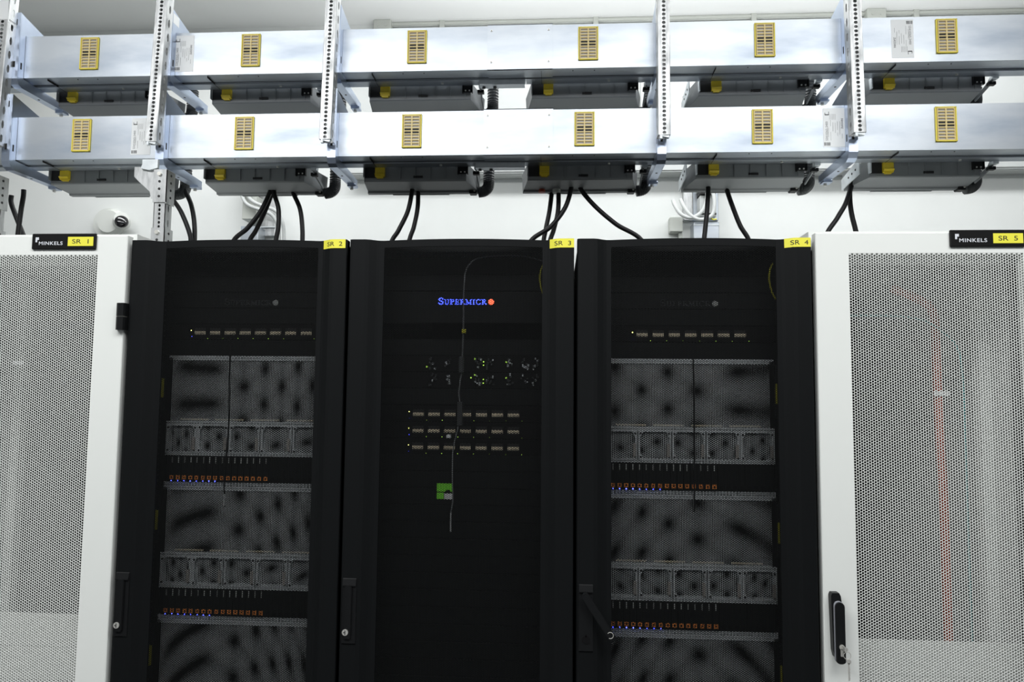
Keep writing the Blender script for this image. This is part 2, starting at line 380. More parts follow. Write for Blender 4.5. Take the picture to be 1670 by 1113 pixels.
WX0, WX1, WZ0, WZ1 = .0880, .5120, .06, 1.9585
MESHW = hexgrid('perforated_sheet', WX0, WX1, WZ0, WZ1, .0069, .00302, 'white', 12, .0012)
MESHWW = hexgrid('perforated_sheet', WX0-.2, WX1, WZ0, WZ1, .0069, .00302, 'white', 12, .0012)
def white_cabinet(x, n):
    root = thing('server_cabinet', 'white server cabinet with a black side hinge, left end of the row' if n == 1 else
                 'white server cabinet with keys hanging from its handle', 'cabinet', (x, 0, 0), 'server cabinets in the row')
    b = MB(); Z = 2.024; O = -.2 if n == 1 else 0.0        # O: left offset, the end cabinet is 800 mm wide
    b.box(O+.002, O+.006, .036, 1.18, .03, Z, 'white'); b.box(O+.006, O+.016, .05, 1.18, .03, Z-.01, 'liner')
    b.box(.594, .598, .036, 1.18, .03, Z, 'white'); b.box(.584, .594, .05, 1.18, .03, Z-.01, 'liner')
    b.box(O+.006, .594, .036, 1.18, Z-.014, Z, 'white'); b.box(O+.006, .594, .036, .05, 1.975, Z-.014, 'white')
    b.box(O+.006, .594, .036, 1.18, 0, .03, 'inner')
    b.box(O+.006, O+.050, .050, .075, .03, 1.975, 'inner'); b.box(.550, .594, .050, .075, .03, 1.975, 'inner')
    b.box(O+.050, .550, .060, .085, 1.945, 1.975, 'liner')
    b.build('body', root)
    r = MB(); r.box(O+.016, .584, 1.165, 1.18, .03, Z-.014, 'dark')
    for k in range(int((.5-O)/.06)): r.box(O+.05+k*.06, O+.075+k*.06, 1.155, 1.165, .1, 1.95, 'blank')
    r.build('rear_door', root)
    for xs, ys in (((O+.016, O+.050), .60), ((.550, .584), .27)):
        rl = MB(); rl.box(xs[0], xs[1], ys, ys+.04, .03, 2.0, 'white', .002); rl.build('frame_post', root)
    for xs in ((.040, .058), (.542, .560)):
        rl = MB(); rl.box(xs[0], xs[1], .100, .118, .03, 2.0, 'inner')
        for k in range(130): rl.box((xs[0]+xs[1])/2-.004, (xs[0]+xs[1])/2+.004, .0993, .1003, .09+k*U/3, .098+k*U/3, 'ink')
        rl.build('mounting_rail', root)
    d = MB(); Z = 2.0125; q = .0018
    xo = (O+.0065, .5935); zo = (.03, Z); xi = (WX0+O, WX1); zi = (WZ0-.0014, WZ1+.0014)
    def ring(x, z, y): return [(x[0], y, z[0]), (x[1], y, z[0]), (x[1], y, z[1]), (x[0], y, z[1])]
    V = ring(xo, zo, .0255)+ring(xo, zo, q)+ring((xo[0]+q, xo[1]-q), (zo[0]+q, zo[1]-q), 0)+ring(xi, zi, 0)+ring(xi, zi, .0255)
    d.add(V, [(a*4+k, a*4+(k+1) % 4, (a*4+4+(k+1) % 4) % 20, (a*4+4+k) % 20) for a in range(5) for k in range(4)], 'white')
    d = d.build('door', root); d['label'] = 'white flat door with round perforations'
    obj('perforated_panel', MESHWW if n == 1 else MESHW, d, (0, .0006, 0))
    # name plate
    bx = .3275 if n == 1 else .3340
    p = MB().box(bx, bx+.1810, -.0065, 0, 1.9745, 2.0175, 'badge', .002).build('name_plate', root)
    p['label'] = 'black name plate'
    fx = lambda px: bx+px*.1810
    lg = MB(); lg.box(fx(.064), fx(.115), -.0072, -.0064, 2.0000, 2.0068, 'silver'); lg.box(fx(.064), fx(.090), -.0072, -.0064, 1.9935, 2.0000, 'silver'); lg.build('emblem', p)
    tx = obj('lettering', text_fit('lettering', 'MINKELS', .181*.37, .0095, 'silver', spacing=1.12, bold=.012), p, (fx(.118), -.0068, 1.9860)); tx['label'] = 'silver letters'
    q = MB().box(fx(.57), fx(.965), -.0074, -.0066, 1.9830, 2.0080, 'label'); 
    q = q.build('name_label', p); q['label'] = 'yellow label tape printed SR %d' % n
    t = text_fit('lettering', 'SR  %d' % n, .046, .0118, 'ink')
    for v in t.vertices: v.co.x += fx(.57)+.0125; v.co.y += -.0076; v.co.z += 1.9896
    # the letters are printed on the tape: one mesh with it
    bmq = q.data; import bmesh
    bm = bmesh.new(); bm.from_mesh(bmq); bmq.materials.append(M['ink']); nf = len(bm.faces); bm.from_mesh(t); bm.faces.ensure_lookup_table()
    for f in bm.faces[nf:]: f.material_index = 1
    bm.to_mesh(bmq); bm.free()
    return root
wc1 = white_cabinet(-.6, 1); wc5 = white_cabinet(1.8, 5)
# hinge on the door of SR 1
hg = MB()
for z0, z1 in ((1.7560, 1.7905), (1.7930, 1.8275)):
    pts = [(.578, -.004), (.5805, -.0125), (.586, -.016), (.6015, -.016), (.6035, -.010), (.6035, .006), (.597, .010), (.5780, .000)]
    hg.prism(pts, 'z', z0, z1, 'plast')
hg.box(.580, .6015, -.012, .004, 1.7902, 1.7933, 'chrome'); hg.build('hinge', wc1)
def white_handle(root):
    b = MB()
    b.prism([(.0185, 1.115), (.0215, 1.122), (.038, 1.122), (.0415, 1.115), (.0440, 1.095), (.0440, .975), (.036, .968), (.0250, .970), (.0215, .985)], 'y', -.018, .0, 'plast')
    h = b.build('handle', root); h['label'] = 'black swing handle with grey edge'
    def rr(cx, w, z0, z1, n=10):
        r = w/2; p = []
        for i in range(n+1): a = math.pi*i/n; p.append((cx+r*math.cos(a), z1-r+r*math.sin(a)))
        for i in range(n+1): a = math.pi+math.pi*i/n; p.append((cx+r*math.cos(a), z0+r*.6+r*.6*math.sin(a)))
        return p
    MB().prism(rr(.0350, .0230, .960, 1.104), 'y', -.0220, -.018, 'edge').build('trim_edge', h)
    MB().prism(rr(.0358, .0215, .958, 1.102), 'y', -.0280, -.0215, 'plast').build('lever', h)
    lk = MB(); lk.cyl((.0375, -.0300, .998), .0062, .003, 'y', 'chrome', 20); lk.box(.0342, .0408, -.0300, -.027, .976, .996, 'chrome', .001)
    lk.box(.0368, .0382, -.0306, -.0299, .992, 1.003, 'ink'); lk.build('lock_cylinder', h)
white_handle(wc5)
ky = thing('key_ring', 'small ring of keys hanging from the lock of the right white cabinet', 'keys', (1.8375, -.031, .998))
rg = MB(); rg.tube([(.0085+.0085*math.cos(a), -.006, -.016+.0085*math.sin(a)) for a in [2*math.pi*i/20 for i in range(21)]], .0008, 'chrome', 6); rg.build('ring', ky)
k1 = MB(); k1.box(-.0012, .0012, -.016, .002, -.0040, .0060, 'chrome'); k1.cyl((.0055, -.008, -.0015), .0045, .0018, 'y', 'chrome', 14); k1.build('key', ky)
k2 = MB(); k2.cyl((.0115, -.0075, -.0300), .0055, .0018, 'y', 'chrome', 14); k2.box(.0098, .0130, -.0075, -.0058, -.0740, -.033, 'chrome')
for i in range(4): k2.box(.0130, .0140, -.0075, -.0058, -.070+i*.007, -.067+i*.007, 'chrome')
k2.build('key', ky)

# ------------------------------------------------------------------ servers
YF = .085
DXB = (.5145-.0915)/int((.5145-.0915)/(.00462*math.sqrt(3)/2)); PZB = (DZ1-DZ0)/int((DZ1-DZ0)/.00462)
GR = hexgrid('grille_sheet', .085, .515, .170, .3455, .00462, .00207, 'grille', 6, .0, fix=(DXB*.997, PZB*.997))
def oct_clip(cx, cz):
    x = np.abs(cx-.0); z = np.abs(cz-.0); return (x+z < .068) & (x < .0375) & (z < .0395)
FG = hexgrid('fan_guard_sheet', -.038, .038, -.040, .040, 0.0052, .00235, 'grille', 6, .0, clip=oct_clip)
def server(x, ztop, label, group='tall servers behind the perforated doors'):
    """eight units high, local z=0 at its bottom"""
    H = 8*U-.0015
    t = thing('rack_server', label, 'server', (x, YF, ztop-H), group)
    c = MB()
    c.box(.078, .522, .030, .80, 0, H, 'dark')
    c.box(.078, .522, 0, .030, H-.0055, H, 'grille'); c.box(.078, .522, 0, .030, H-.0125, H-.0068, 'grille')     # top rim
    c.box(.078, .0880, 0, .030, .160, H-.006, 'dark'); c.box(.512, .522, 0, .030, .160, H-.006, 'dark')
    c.box(.078, .522, -.0005, .030, .1625, .1675, 'grille'); c.box(.078, .522, -.0005, .030, .1690, .1735, 'grille')
    c.box(.078, .522, -.0005, .030, .0850, .0880, 'grille'); c.box(.078, .522, -.0005, .030, .0800, .0835, 'grille')
    c.box(.078, .522, -.0005, .030, .0005, .0035, 'grille'); c.box(.078, .522, -.0005, .030, .0050, .0080, 'grille')
    c.box(.084, .518, .001, .030, .0085, .0795, 'dark')
    c.build('chassis', t)
    g = obj('grille', GR, t, (0, .002, 0)); g['label'] = 'bare metal honeycomb grille'
    ins = MB()
    ins.box(.085, .515, .016, .03, .168, .343, 'dark')
    for i in range(4): ins.box(.110+i*.100, .190+i*.100, .012, .017, .176, .180, 'port')
    ins.build('inner_tray', t)
    for sx in (0, 1):
        e = MB(); x0 = (.0595, .5235)[sx]
        e.box(x0, x0+.017, 0, .008, .002, H-.002, 'dark', .001); e.box(min(x0+.004, x0+.004+(-.006 if sx else .004)), x0+.013, -.022, 0, .20, .34, 'blank', .003)
        e = e.build('ear', t)
        xt = (.0660, .5190)[sx]; MB().box(xt, xt+.0125, -.0240, -.0215, .238, .290, 'dullyel').build('tag', e)
    for i in range(5):
        f = MB(); cx = .078+.0888*(i+.5); cz = .1255
        w = .0435; hh = .0368; y = -.001
        f.box(cx-w, cx-w+.0062, y, .02, cz-hh, cz+hh, 'grille'); f.box(cx+w-.0062, cx+w, y, .02, cz-hh, cz+hh, 'grille'); f.box(cx-w, cx+w, y, .006, cz-hh-.0004, cz-hh+.0016, 'grille'); f.box(cx-w, cx+w, y, .006, cz+hh-.0016, cz+hh+.0004, 'grille')
        for sa in (-1, 1):
            for sb in (-1, 1):
                f.prism([(cx+sa*w, cz+sb*hh), (cx+sa*(w-.014), cz+sb*hh), (cx+sa*(w-.004), cz+sb*(hh-.020)), (cx+sa*w, cz+sb*(hh-.020))], 'y', y-.0006, y+.003, 'grille')
                f.cyl((cx+sa*(w-.0060), y-.0018, cz+sb*(hh-.0060)), .0027, .0012, 'y', 'ink', 12)
        f = f.build('fan_module', t)
        obj('guard', FG, f, (cx, .004, cz))
        hd = MB(); hd.box(cx+w-.012, cx+w-.004, -.004, -.001, cz-.030, cz+.004, 'slot'); hd.build('pull_tab', f)
    db = MB(); db.box(-.0084, .0084, -.003, .001, .0090, .0790, 'blank', .0008); db.box(-.0012, .0012, -.0036, -.003, .060, .076, 'unlitdot'); dbm = db.mesh('drive_bay')
    lt = MB()
    for a, b_ in ((-.0052, -.0022), (.0022, .0052)): lt.box(a, b_, -.0042, -.003, .0150, .0255, 'orange')
    lt.box(-.0022, .0022, -.0042, -.003, .0225, .0255, 'orange'); lt.box(-.0022, .0022, -.0042, -.003, .0150, .0175, 'orange'); ltm = lt.mesh('latch')
    le = MB(); le.cyl((0, -.0042, .0112), .0015, .0014, 'y', 'ledb', 8); lem = le.mesh('status_led')
    bl = MB(); bl.box(-.0084, .0084, -.002, .001, .0090, .0790, 'blank', .0008); bl.box(-.005, .005, -.0026, -.002, .0150, .0240, 'dark'); blm = bl.mesh('blank_bay')
    for i in range(24):
        cx = .1015+.01755*i-(.0004 if i < 8 else 0)+(.0006 if i > 15 else 0)
        if i < 16:
            o = obj('drive_bay', dbm, t, (cx, 0, 0)); obj('latch', ltm, o)
            if i < 8: obj('status_led', lem, o)
        else: obj('blank_bay', blm, t, (cx, 0, 0))
    return t
CW = {2: 'left', 3: 'middle', 4: 'right'}
ZT = 1.6930
NM = ['top', 'middle', 'lowest visible']
for x, n in ((0, 2), (1.2, 4)):
    for k in range(3):
        server(x, ZT-k*8*U, 'tall server with metal honeycomb front in the %s black cabinet, %s of three' % (CW[n], NM[k]))
# --- blanking panels
def blank(x, z, label, h=U, mname='blank', y=.088, group=None, name='blanking_panel', x0=.0590):
    o = MB(); o.box(x0, .5410, 0, .006, .0006, h-.0006, mname, .0007)
    for sx in (.0665, .5335):
        o.cyl((sx, -.0012, h/2), .0036, .0014, 'y', mname, 12)
    return tag(o.build(name, None, (x, y, z)), label, 'panel', group)
for x, n in ((0, 2), (1.2, 4)):
    g = 'black blanking panels in the dark cabinets'
    blank(x, ZT, 'black blanking panel directly on the top server in the %s black cabinet' % CW[n], group=g)
    blank(x, ZT+2*U, 'black blanking panel just above the network switch in the %s black cabinet' % CW[n], group=g)
    blank(x, ZT+4*U, 'black blanking panel just above the unlit lettering panel in the %s black cabinet' % CW[n], group=g)
    blank(x, ZT+5*U, 'topmost black blanking panel in the %s black cabinet' % CW[n], group=g)
Z3 = 1.698
g = 'black blanking panels in the dark cabinets'
blank(.6, Z3, 'black blanking panel in the middle black cabinet, right above the cluttered gear', group=g)
blank(.6, Z3+2*U, 'black blanking panel just under the glowing blue lettering panel', group=g)
blank(.6, Z3+4*U, 'black blanking panel just above the glowing blue lettering panel', group=g)
blank(.6, Z3+5*U, 'topmost black blanking panel in the middle black cabinet', group=g)
blank(.6, Z3-3*U, 'black blanking panel between the cluttered gear and the switches', group=g)
zb = Z3-6*U
ordn = ['first', 'second', 'third', 'fourth', 'fifth', 'sixth', 'seventh', 'eighth', 'ninth', 'tenth', 'eleventh', 'twelfth', 'thirteenth', 'fourteenth']
for k in range(14):
    lab = 'black blanking panel in the middle black cabinet, %s one below the three switches' % ordn[k]
    blank(.6, zb-(k+1)*U, lab, group=g)
# --- serif lettering panel
def glyph_strokes():
    def arcp(cx, cy, rx, ry, a0, a1, n=12): return [(cx+rx*math.cos(R(a0+(a1-a0)*i/n)), cy+ry*math.sin(R(a0+(a1-a0)*i/n))) for i in range(n+1)]
    G = {}
    tk, tn = .15, .07
    G['S'] = (.62, [(arcp(.32, .74, .22, .22, 20, 250)+arcp(.32, .27, .24, .24, 80, -160), .12), ([(.52, .70), (.52, .95)], tn), ([(.08, .05), (.08, .32)], tn)])
    G['U'] = (.80, [([(.20, .97), (.20, .35)]+arcp(.42, .30, .22, .28, 180, 360)+[(.64, .97)], .11), ([(.05, .97), (.35, .97)], tn), ([(.52, .97), (.78, .97)], tn)])
    G['P'] = (.66, [([(.20, .0), (.20, 1)], tk), ([(.20, .96), (.35, .96)]+arcp(.36, .74, .22, .22, 90, -90)+[(.2, .52)], .10), ([(.04, .03), (.38, .03)], tn), ([(.04, .97), (.3, .97)], tn)])
    G['E'] = (.68, [([(.20, .0), (.20, 1)], tk), ([(.05, .97), (.60, .97), (.60, .78)], tn), ([(.05, .03), (.62, .03), (.64, .24)], tn), ([(.2, .5), (.5, .5)], tn), ([(.5, .38), (.5, .62)], tn)])
    G['R'] = (.78, [([(.20, .0), (.20, 1)], tk), ([(.20, .96), (.35, .96)]+arcp(.36, .75, .21, .21, 90, -90)+[(.2, .54)], .10), ([(.36, .53), (.70, .03)], .13), ([(.04, .03), (.36, .03)], tn), ([(.04, .97), (.3, .97)], tn), ([(.62, .03), (.82, .03)], tn)])
    G['M'] = (.98, [([(.16, .0), (.16, 1)], tn), ([(.16, 1), (.47, .05)], .13), ([(.47, .05), (.78, 1)], tn), ([(.80, 1), (.80, 0)], tk), ([(.02, .03), (.30, .03)], tn), ([(.64, .03), (.96, .03)], tn), ([(.02, .97), (.2, .97)], tn), ([(.76, .97), (.95, .97)], tn)])
    G['I'] = (.42, [([(.20, .0), (.20, 1)], tk), ([(.04, .03), (.36, .03)], tn), ([(.04, .97), (.36, .97)], tn)])
    G['C'] = (.78, [(arcp(.44, .5, .36, .47, 45, 315, 18), .11), ([(.72, .72), (.72, .97)], tn), ([(.72, .05), (.72, .28)], tn)])
    return G
GL = glyph_strokes()
def letter_mesh(w, h, mname):
    mb = MB(); x = 0; items = []
    for i, ch in enumerate('SUPERMICR'):
        s = 1.28 if i == 0 else 1.0; items.append((ch, x, s)); x += (GL[ch][0]+.06)*s
    k = w/x; kh = h/1.28
    for ch, x0, s in items:
        for pts, tw in GL[ch][1]:
            P = [Vector(((x0+p[0]*s)*k, p[1]*s*kh)) for p in pts]; t = tw*s*(k+kh)/2*.62
            for a, b in zip(P, P[1:]):
                d = (b-a)
                if d.length < 1e-6: continue
                nrm = Vector((-d.y, d.x)).normalized()*t; e = d.normalized()*t*.3
                q = [a-e+nrm, b+e+nrm, b+e-nrm, a-e-nrm]
                mb.prism([(p.x, p.y) for p in q], 'y', -.0012, 0, mname)
    return mb
def logo_panel(x, z, lit, label):
    t = thing('lettered_panel', label, 'panel', (x, .088, z))
    o = MB(); o.box(.0590, .5410, 0, .006, .0006, U-.0006, 'blank', .0007); o.build('plate', t)
    l = letter_mesh(.1345, .0175, 'blue' if lit else 'unlit').build('lettering', t, (.2275, -.0002, .0085)); l['label'] = 'blue glowing serif letters' if lit else 'dull grey serif letters'
    d = MB(); d.cyl((.3730, -.0016, .0155), .0078, .0016, 'y', 'redlit' if lit else 'unlitdot', 24)
    d = d.build('dot', t); d['label'] = 'red glowing round dot' if lit else 'pale round dot'
    return t
logo_panel(0, ZT+3*U, False, 'black panel with unlit grey lettering and pale dot in the left black cabinet')
logo_panel(.6, Z3+3*U-.0015, True, 'panel with glowing blue lettering and a red dot in the middle black cabinet')
logo_panel(1.2, ZT+3*U, False, 'black panel with unlit grey lettering and pale dot in the right black cabinet')
# --- network switches
def switch(x, z, label, n=7, x0=.1640, dots=None, strip=.0430):
    t = thing('network_switch', label, 'switch', (x, .088, z), 'network switches in the dark cabinets')
    c = MB(); c.box(.0590, .5410, 0, .004, .0006, U-.0006, 'dark', .0007); c.box(.078, .522, .004, .42, .001, U-.001, 'dark')
    for i in range(n):
        xx = x0+i*strip
        for k in range(2): c.box(xx, xx+.0300, -.0008, 0, .0235-k*.012, .0325-k*.012, 'ink')
    c.build('chassis', t)
    pm = MB()
    pm.box(0, .0300, -.0026, -.0008, .0050, .0135, 'port')
    for k in range(6): pm.box(.0014+k*.0048, .0036+k*.0048, -.0030, -.0026, .0062, .0085, 'ink')
    pm = pm.mesh('port_block')
    gm = MB().box(0, .0014, -.002, 0, -.0007, .0007, 'ledg').mesh('status_led'); ym = MB().box(0, .0022, -.002, 0, -.0011, .0011, 'ledy').mesh('status_led')
    bm_ = MB().box(0, .0012, -.002, 0, -.0006, .0006, 'ledb').mesh('status_led')
    for i in range(n):
        b = obj('port_block', pm, t, (x0+i*strip, 0, .0105)); b['label'] = 'row of tan port covers'
        obj('status_led', gm, t, (x0+.037+i*strip, -.001, .0040))
    obj('status_led', ym, t, (x0-.011, -.001, .026)); obj('status_led', bm_, t, (x0-.009, -.001, .009))
    return t
switch(0, ZT+U, 'network switch with tan port covers inside the left black cabinet', 8, .1465)
switch(1.2, ZT+U, 'network switch with tan port covers inside the right black cabinet')
for k, w in enumerate(('uppermost', 'middle', 'lowest')):
    switch(.6, Z3-(4+k)*U-.001, 'network switch with tan port covers in the middle black cabinet, %s of three' % w, 7, .1640)
def appliance(x, z, label, s):
    t = thing('network_appliance', label, 'network gear', (x, .088, z), 'cluttered network gear in the middle black cabinet')
    c = MB(); c.box(.0590, .5410, 0, .004, .0006, U-.0006, 'dark', .0007); c.box(.078, .522, .004, .5, .001, U-.001, 'dark')
    rnd = random.Random(s)
    c.build('chassis', t)
    for k, (a, b) in enumerate(((.205, .225), (.248, .262), (.330, .350), (.362, .380), (.418, .432), (.455, .475), (.485, .502))):
        m = MB()
        for i in range(9):
            u = a+(b-a)*rnd.random(); v = .006+.030*rnd.random(); m.box(u, u+.004, -.006, 0, v, v+.003+.004*rnd.random(), 'unlit' if rnd.random() < .6 else 'steel')
        m.build('port_cluster', t)
    sp = ((.3300, .034), (.3530, .026), (.3530, .018), (.4150, .026), (.1990, .012)) if s == 1 else ((.3300, .035), (.3200, .028), (.3530, .024), (.3530, .014), (.4150, .028))
    for i, (u, v) in enumerate(sp):
        MB().box(u, u+.0028, -.008, 0, v, v+.0035, 'ledg').build('status_led', t)
appliance(.6, Z3-1*U, 'cluttered black network unit with green lights in the middle cabinet, upper of two', 1)
appliance(.6, Z3-2*U, 'cluttered black network unit with green lights in the middle cabinet, lower of two', 2)
# green / white sticker on the blanks of SR 3
st = thing('door_sticker', 'green and white sticker below the switches in the middle black cabinet', 'sticker', (.8330, .0868, 1.3135))
s1 = MB(); s1.prism([(0, .0195), (0, .0415), (.0425, .0415), (.0425, .0195), (.0375, .0195), (.034, .0245), (.026, .0245), (.0225, .0195)], 'y', -.0006, 0, 'green'); s1.build('green_field', st)
s2 = MB(); s2.box(0, .0195, -.0006, 0, 0, .0170, 'green'); s2.build('green_field', st)
s3 = MB(); s3.box(.0205, .0420, -.0006, 0, -.0005, .0150, 'paper'); s3.build('white_field', st)

# hanging sensor leads inside the doors
def lead(name, pts, label, cat='cable', r=.0016, mname='cable', adapters=(), extra=None):
    t = thing(name, label, cat, pts[-1])
    o = Vector(pts[-1]); c = MB(); c.tube([p-o for p in smooth_path(pts, 6)], r, mname, 6); c.build('lead', t)
    for (x, y, z, w, h) in adapters:
        MB().box(x-w/2-o.x, x+w/2-o.x, y-.008-o.y, y+.008-o.y, z-h/2-o.z, z+h/2-o.z, 'hose', .002).build('adapter', t)
    if extra:
        for (x, y, z, w, h, mm) in extra:
            MB().box(x-w/2-o.x, x+w/2-o.x, y-.003-o.y, y+.003-o.y, z-h/2-o.z, z+h/2-o.z, mm, .001).build('marker', t)
    return t
YS = .055
lead('sensor_cable', [(1.1128, YS, 1.952), (1.05, YS, 1.966), (.9565, YS, 1.963), (.918, YS, 1.945), (.903, YS, 1.900), (.902, YS, 1.7624), (.9, YS, 1.664), (.893, YS, 1.60), (.8972, YS, 1.5346), (.8792, YS, 1.438), (.8812, YS, 1.318), (.8769, YS, 1.285), (.8777, YS, 1.2346)],
     'thin grey sensor cable looping down inside the door of the middle black cabinet', r=.0018, mname='box', adapters=((.8985, YS, 1.672, .013, .045), (.8965, YS, 1.542, .014, .064)),
     extra=((.9045, YS-.004, 1.7615, .011, .011, 'dullyel'), (.8772, YS-.004, 1.259, .0026, .050, 'paper'), (.868, YS, 1.482, .012, .009, 'paper')))
lead('sensor_cable', [(.262, YS, 1.75), (.2645, YS, 1.726), (.2665, YS, 1.60), (.2675, YS, 1.494), (.264, YS, 1.380), (.2623, YS, 1.339), (.2665, YS, 1.286)],
     'thin black sensor cable hanging inside the door of the left black cabinet', r=.0022, extra=((.2655, YS-.004, 1.305, .0022, .032, 'paper'),))
lead('sensor_cable', [(1.5077, YS, 1.693), (1.509, YS, 1.60), (1.5085, YS, 1.51), (1.508, YS, 1.385), (1.507, YS, 1.299)],
     'thin black sensor cable hanging inside the door of the right black cabinet', r=.0022)
for x, n in ((.6, 3), (1.2, 4)):
    c = MB(); c.tube(smooth_path([(x+.516, .055, 1.945), (x+.508, .055, 1.925), (x+.506, .055, 1.900), (x+.512, .055, 1.870), (x+.522, .055, 1.85)], 6), .0022, 'dullyel', 6)
    tag(c.build('patch_cord'), 'yellow green patch cord at the upper right inside the %s black cabinet' % CW[n], 'cable')
# panels and cables in the white cabinets
for x, n in ((-.6, 1), (1.8, 5)):
    for k in range(3):
        blank(x, .9800-2*U*(k+1)+(.0015 if n == 1 else 0), 'off-white blanking panel in the %s white cabinet, %s from the top' % ({1: 'left', 5: 'right'}[n], ('first', 'second', 'third')[k]), 2*U, 'panelw', .094, 'off-white blanking panels in the white cabinets', x0=.0590 if n == 5 else -.141)
c = MB(); c.tube(smooth_path([(2.13, .30, 1.915), (2.1904, .30, 1.8893), (2.2328, .30, 1.8624), (2.2482, .30, 1.8087), (2.2497, .30, 1.66), (2.2507, .30, 1.473), (2.2549, .30, 1.248), (2.2546, .30, .993), (2.255, .30, .5), (2.255, .30, .05)], 8), .0125, 'red', 12)
tag(c.build('red_cable_bundle', smooth=True), 'reddish cable bundle running down inside the right white cabinet', 'cable')
c = MB(); c.tube(smooth_path([(1.88, .26, 1.826), (1.9987, .26, 1.8303), (2.1, .26, 1.8300), (2.1621, .26, 1.8250), (2.2193, .26, 1.8050), (2.2844, .26, 1.7437), (2.2978, .26, 1.6483), (2.298, .26, 1.5105), (2.297, .26, 1.172), (2.297, .26, .8)], 8), .0026, 'teal', 8)
tag(c.build('fibre_cable', smooth=True), 'thin teal cable arching across inside the right white cabinet', 'cable')
lbx = MB().box(-.022, .022, -.002, 0, -.0065, .0065, 'paper'); tag(lbx.build('cable_label', None, (2.2520, .285, 1.6098)), 'white label on the reddish cable bundle in the right white cabinet', 'label')
lbx = MB().box(-.018, .018, -.002, 0, -.006, .006, 'paper'); tag(lbx.build('cable_label', None, (-.5308, .30, 1.678)), 'white label inside the left white cabinet', 'label')

# ------------------------------------------------------------------ busbar trunking
TY = .569; TH = .157
ZL = 2.4215; ZU = 2.7255
WX = [-.5567+.6*i for i in range(6)]
def window_meshes():
    f = MB(); w, h = .0345, .0595
    f.box(-w, -w+.0042, -.006, 0, -h, h, 'amber', .001); f.box(w-.0042, w, -.006, 0, -h, h, 'amber', .001)
    f.box(-w, w, -.006, 0, h-.0038, h, 'amber', .001); f.box(-w, w, -.006, 0, -h, -h+.0038, 'amber', .001)
    f.box(-w+.0042, w-.0042, -.0014, 0, -h+.0038, h-.0038, 'slot')
    g = MB(); a, b = w-.0060, h-.0055
    g.box(-a, -a+.0028, -.0052, -.0014, -b, b, 'ribs'); g.box(a-.0028, a, -.0052, -.0014, -b, b, 'ribs'); g.box(-.0022, .0022, -.0052, -.0014, -b, b, 'ribs')
    n = 10
    for k in range(n+1):
        z = -b+2*b*k/n; g.box(-a, a, -.0048, -.0014, z-.0018, z+.0018, 'ribs')
    for k in range(n):
        z = -b+2*b*(k+.5)/n
        if k in (5, 4): 
            for s in (-1, 1): g.box(min(s*.0035, s*(a-.003)), max(s*.0035, s*(a-.003)), -.0030, -.0014, z-.0034, z+.0030, 'ink')
    return f.mesh('tap_off_window'), g.mesh('grid')
WF, WG = window_meshes()
def sticker(parent, x, z, flip=False):
    """rating sticker, local origin lower-left, size .072 x .136, text runs upward"""
    w, h = .073, .134; b = MB(); b.box(0, w, -.0006, 0, 0, h, 'paper')
    b.box(.006, .020, -.0009, -.0006, h-.024, h-.021, 'ink'); b.box(.006, .0075, -.0009, -.0006, h-.024, h-.015, 'ink'); b.box(.0185, .020, -.0009, -.0006, h-.024, h-.012, 'ink')
    rnd = random.Random(3)
    for k in range(4):
        x0 = .003+k*.0052
        for j in range(3): b.box(x0+j*.0016, x0+j*.0016+.0009, -.0009, -.0006, .005, .016, 'ink' if k != 1 else 'greyink')
    for k in range(7):
        x0 = .017+k*.0075
        for j in range(3):
            z0 = .022+rnd.random()*.05; b.box(x0, x0+.0007, -.0009, -.0006, z0, z0+.012+.02*rnd.random(), 'greyink')
    for k in range(5):
        x0 = .022+k*.0045; b.box(x0, x0+.0008, -.0009, -.0006, h-.040, h-.020, 'greyink')
    o = b.build('rating_sticker', parent, (x, 0, z)); o['label'] = 'white printed rating sticker'
    t = obj('lettering', text_fit('lettering', '53410265-2400', .066, .0075, 'greyink'), o, (.0155, -.0008, .022), (0, -R(90), 0))
    t2 = obj('lettering', text_fit('lettering', 'ZUCCHINI', .036, .0070, 'greyink', bold=.01), o, (.066, -.0008, .062), (0, -R(90), 0))
    if flip: o.rotation_euler = (0, R(180), 0); o.location = (x+w, 0, z+h)
    return o
def trunk(x0, x1, zb, wins, label, stickers=(), dx=0):
    t = thing('busbar_trunking', label, 'busbar', (x0, TY, zb), 'galvanised busbar sections over the cabinets')
    L = x1-x0; c = MB(); H = TH
    prof = [(0, 0), (0, H), (.003, H+.001), (.110, H+.001), (.110, H-.018), (.114, H-.018), (.114, .018), (.110, .018), (.110, -.006), (.066, -.006), (.066, -.001), (.0625, .002), (.0605, 0)]
    c.prism(prof, 'x', 0, L, 'galv'); c.build('casing', t)
    c2 = MB().box(0, L, .0605, .0665, -.0004, .0012, 'ink'); c2.build('seam', t)
    for wx in wins:
        f = obj('tap_off_window', WF, t, (wx+dx-x0, 0, .0865)); f['label'] = 'yellow framed window'
        obj('grid', WG, f)
        s = MB()
        for k in (-.04, .035): s.cyl((wx-x0+k, .018, -.0012), .0022, .002, 'z', 'ink', 8)
        s.cyl((wx-x0+.09, .086, -.0105), .0045, .005, 'z', 'chrome', 10); s.build('screw', t)
        MB().box(wx-x0-.1505, wx-x0-.1495, .010, .108, -.0068, .0006, 'ink').build('bracket_lip', t)
    for (sx, fl) in stickers: sticker(t, sx-x0, .0135 if not fl else .0145, fl)
    return t
J = 1.036
trunk(-1.364, J-.001, ZU, WX[:3], 'long galvanised busbar section, upper run, left of the joint plate', ((-.228, False),), .0124)
trunk(J+.001, 3.40, ZU, WX[3:], 'long galvanised busbar section, upper run, right of the joint plate', ((2.276, True),), .0124)
trunk(-1.384, J-.022, ZL, WX[:3], 'long galvanised busbar section, lower run, left of the joint plate', ((-.372, False),))
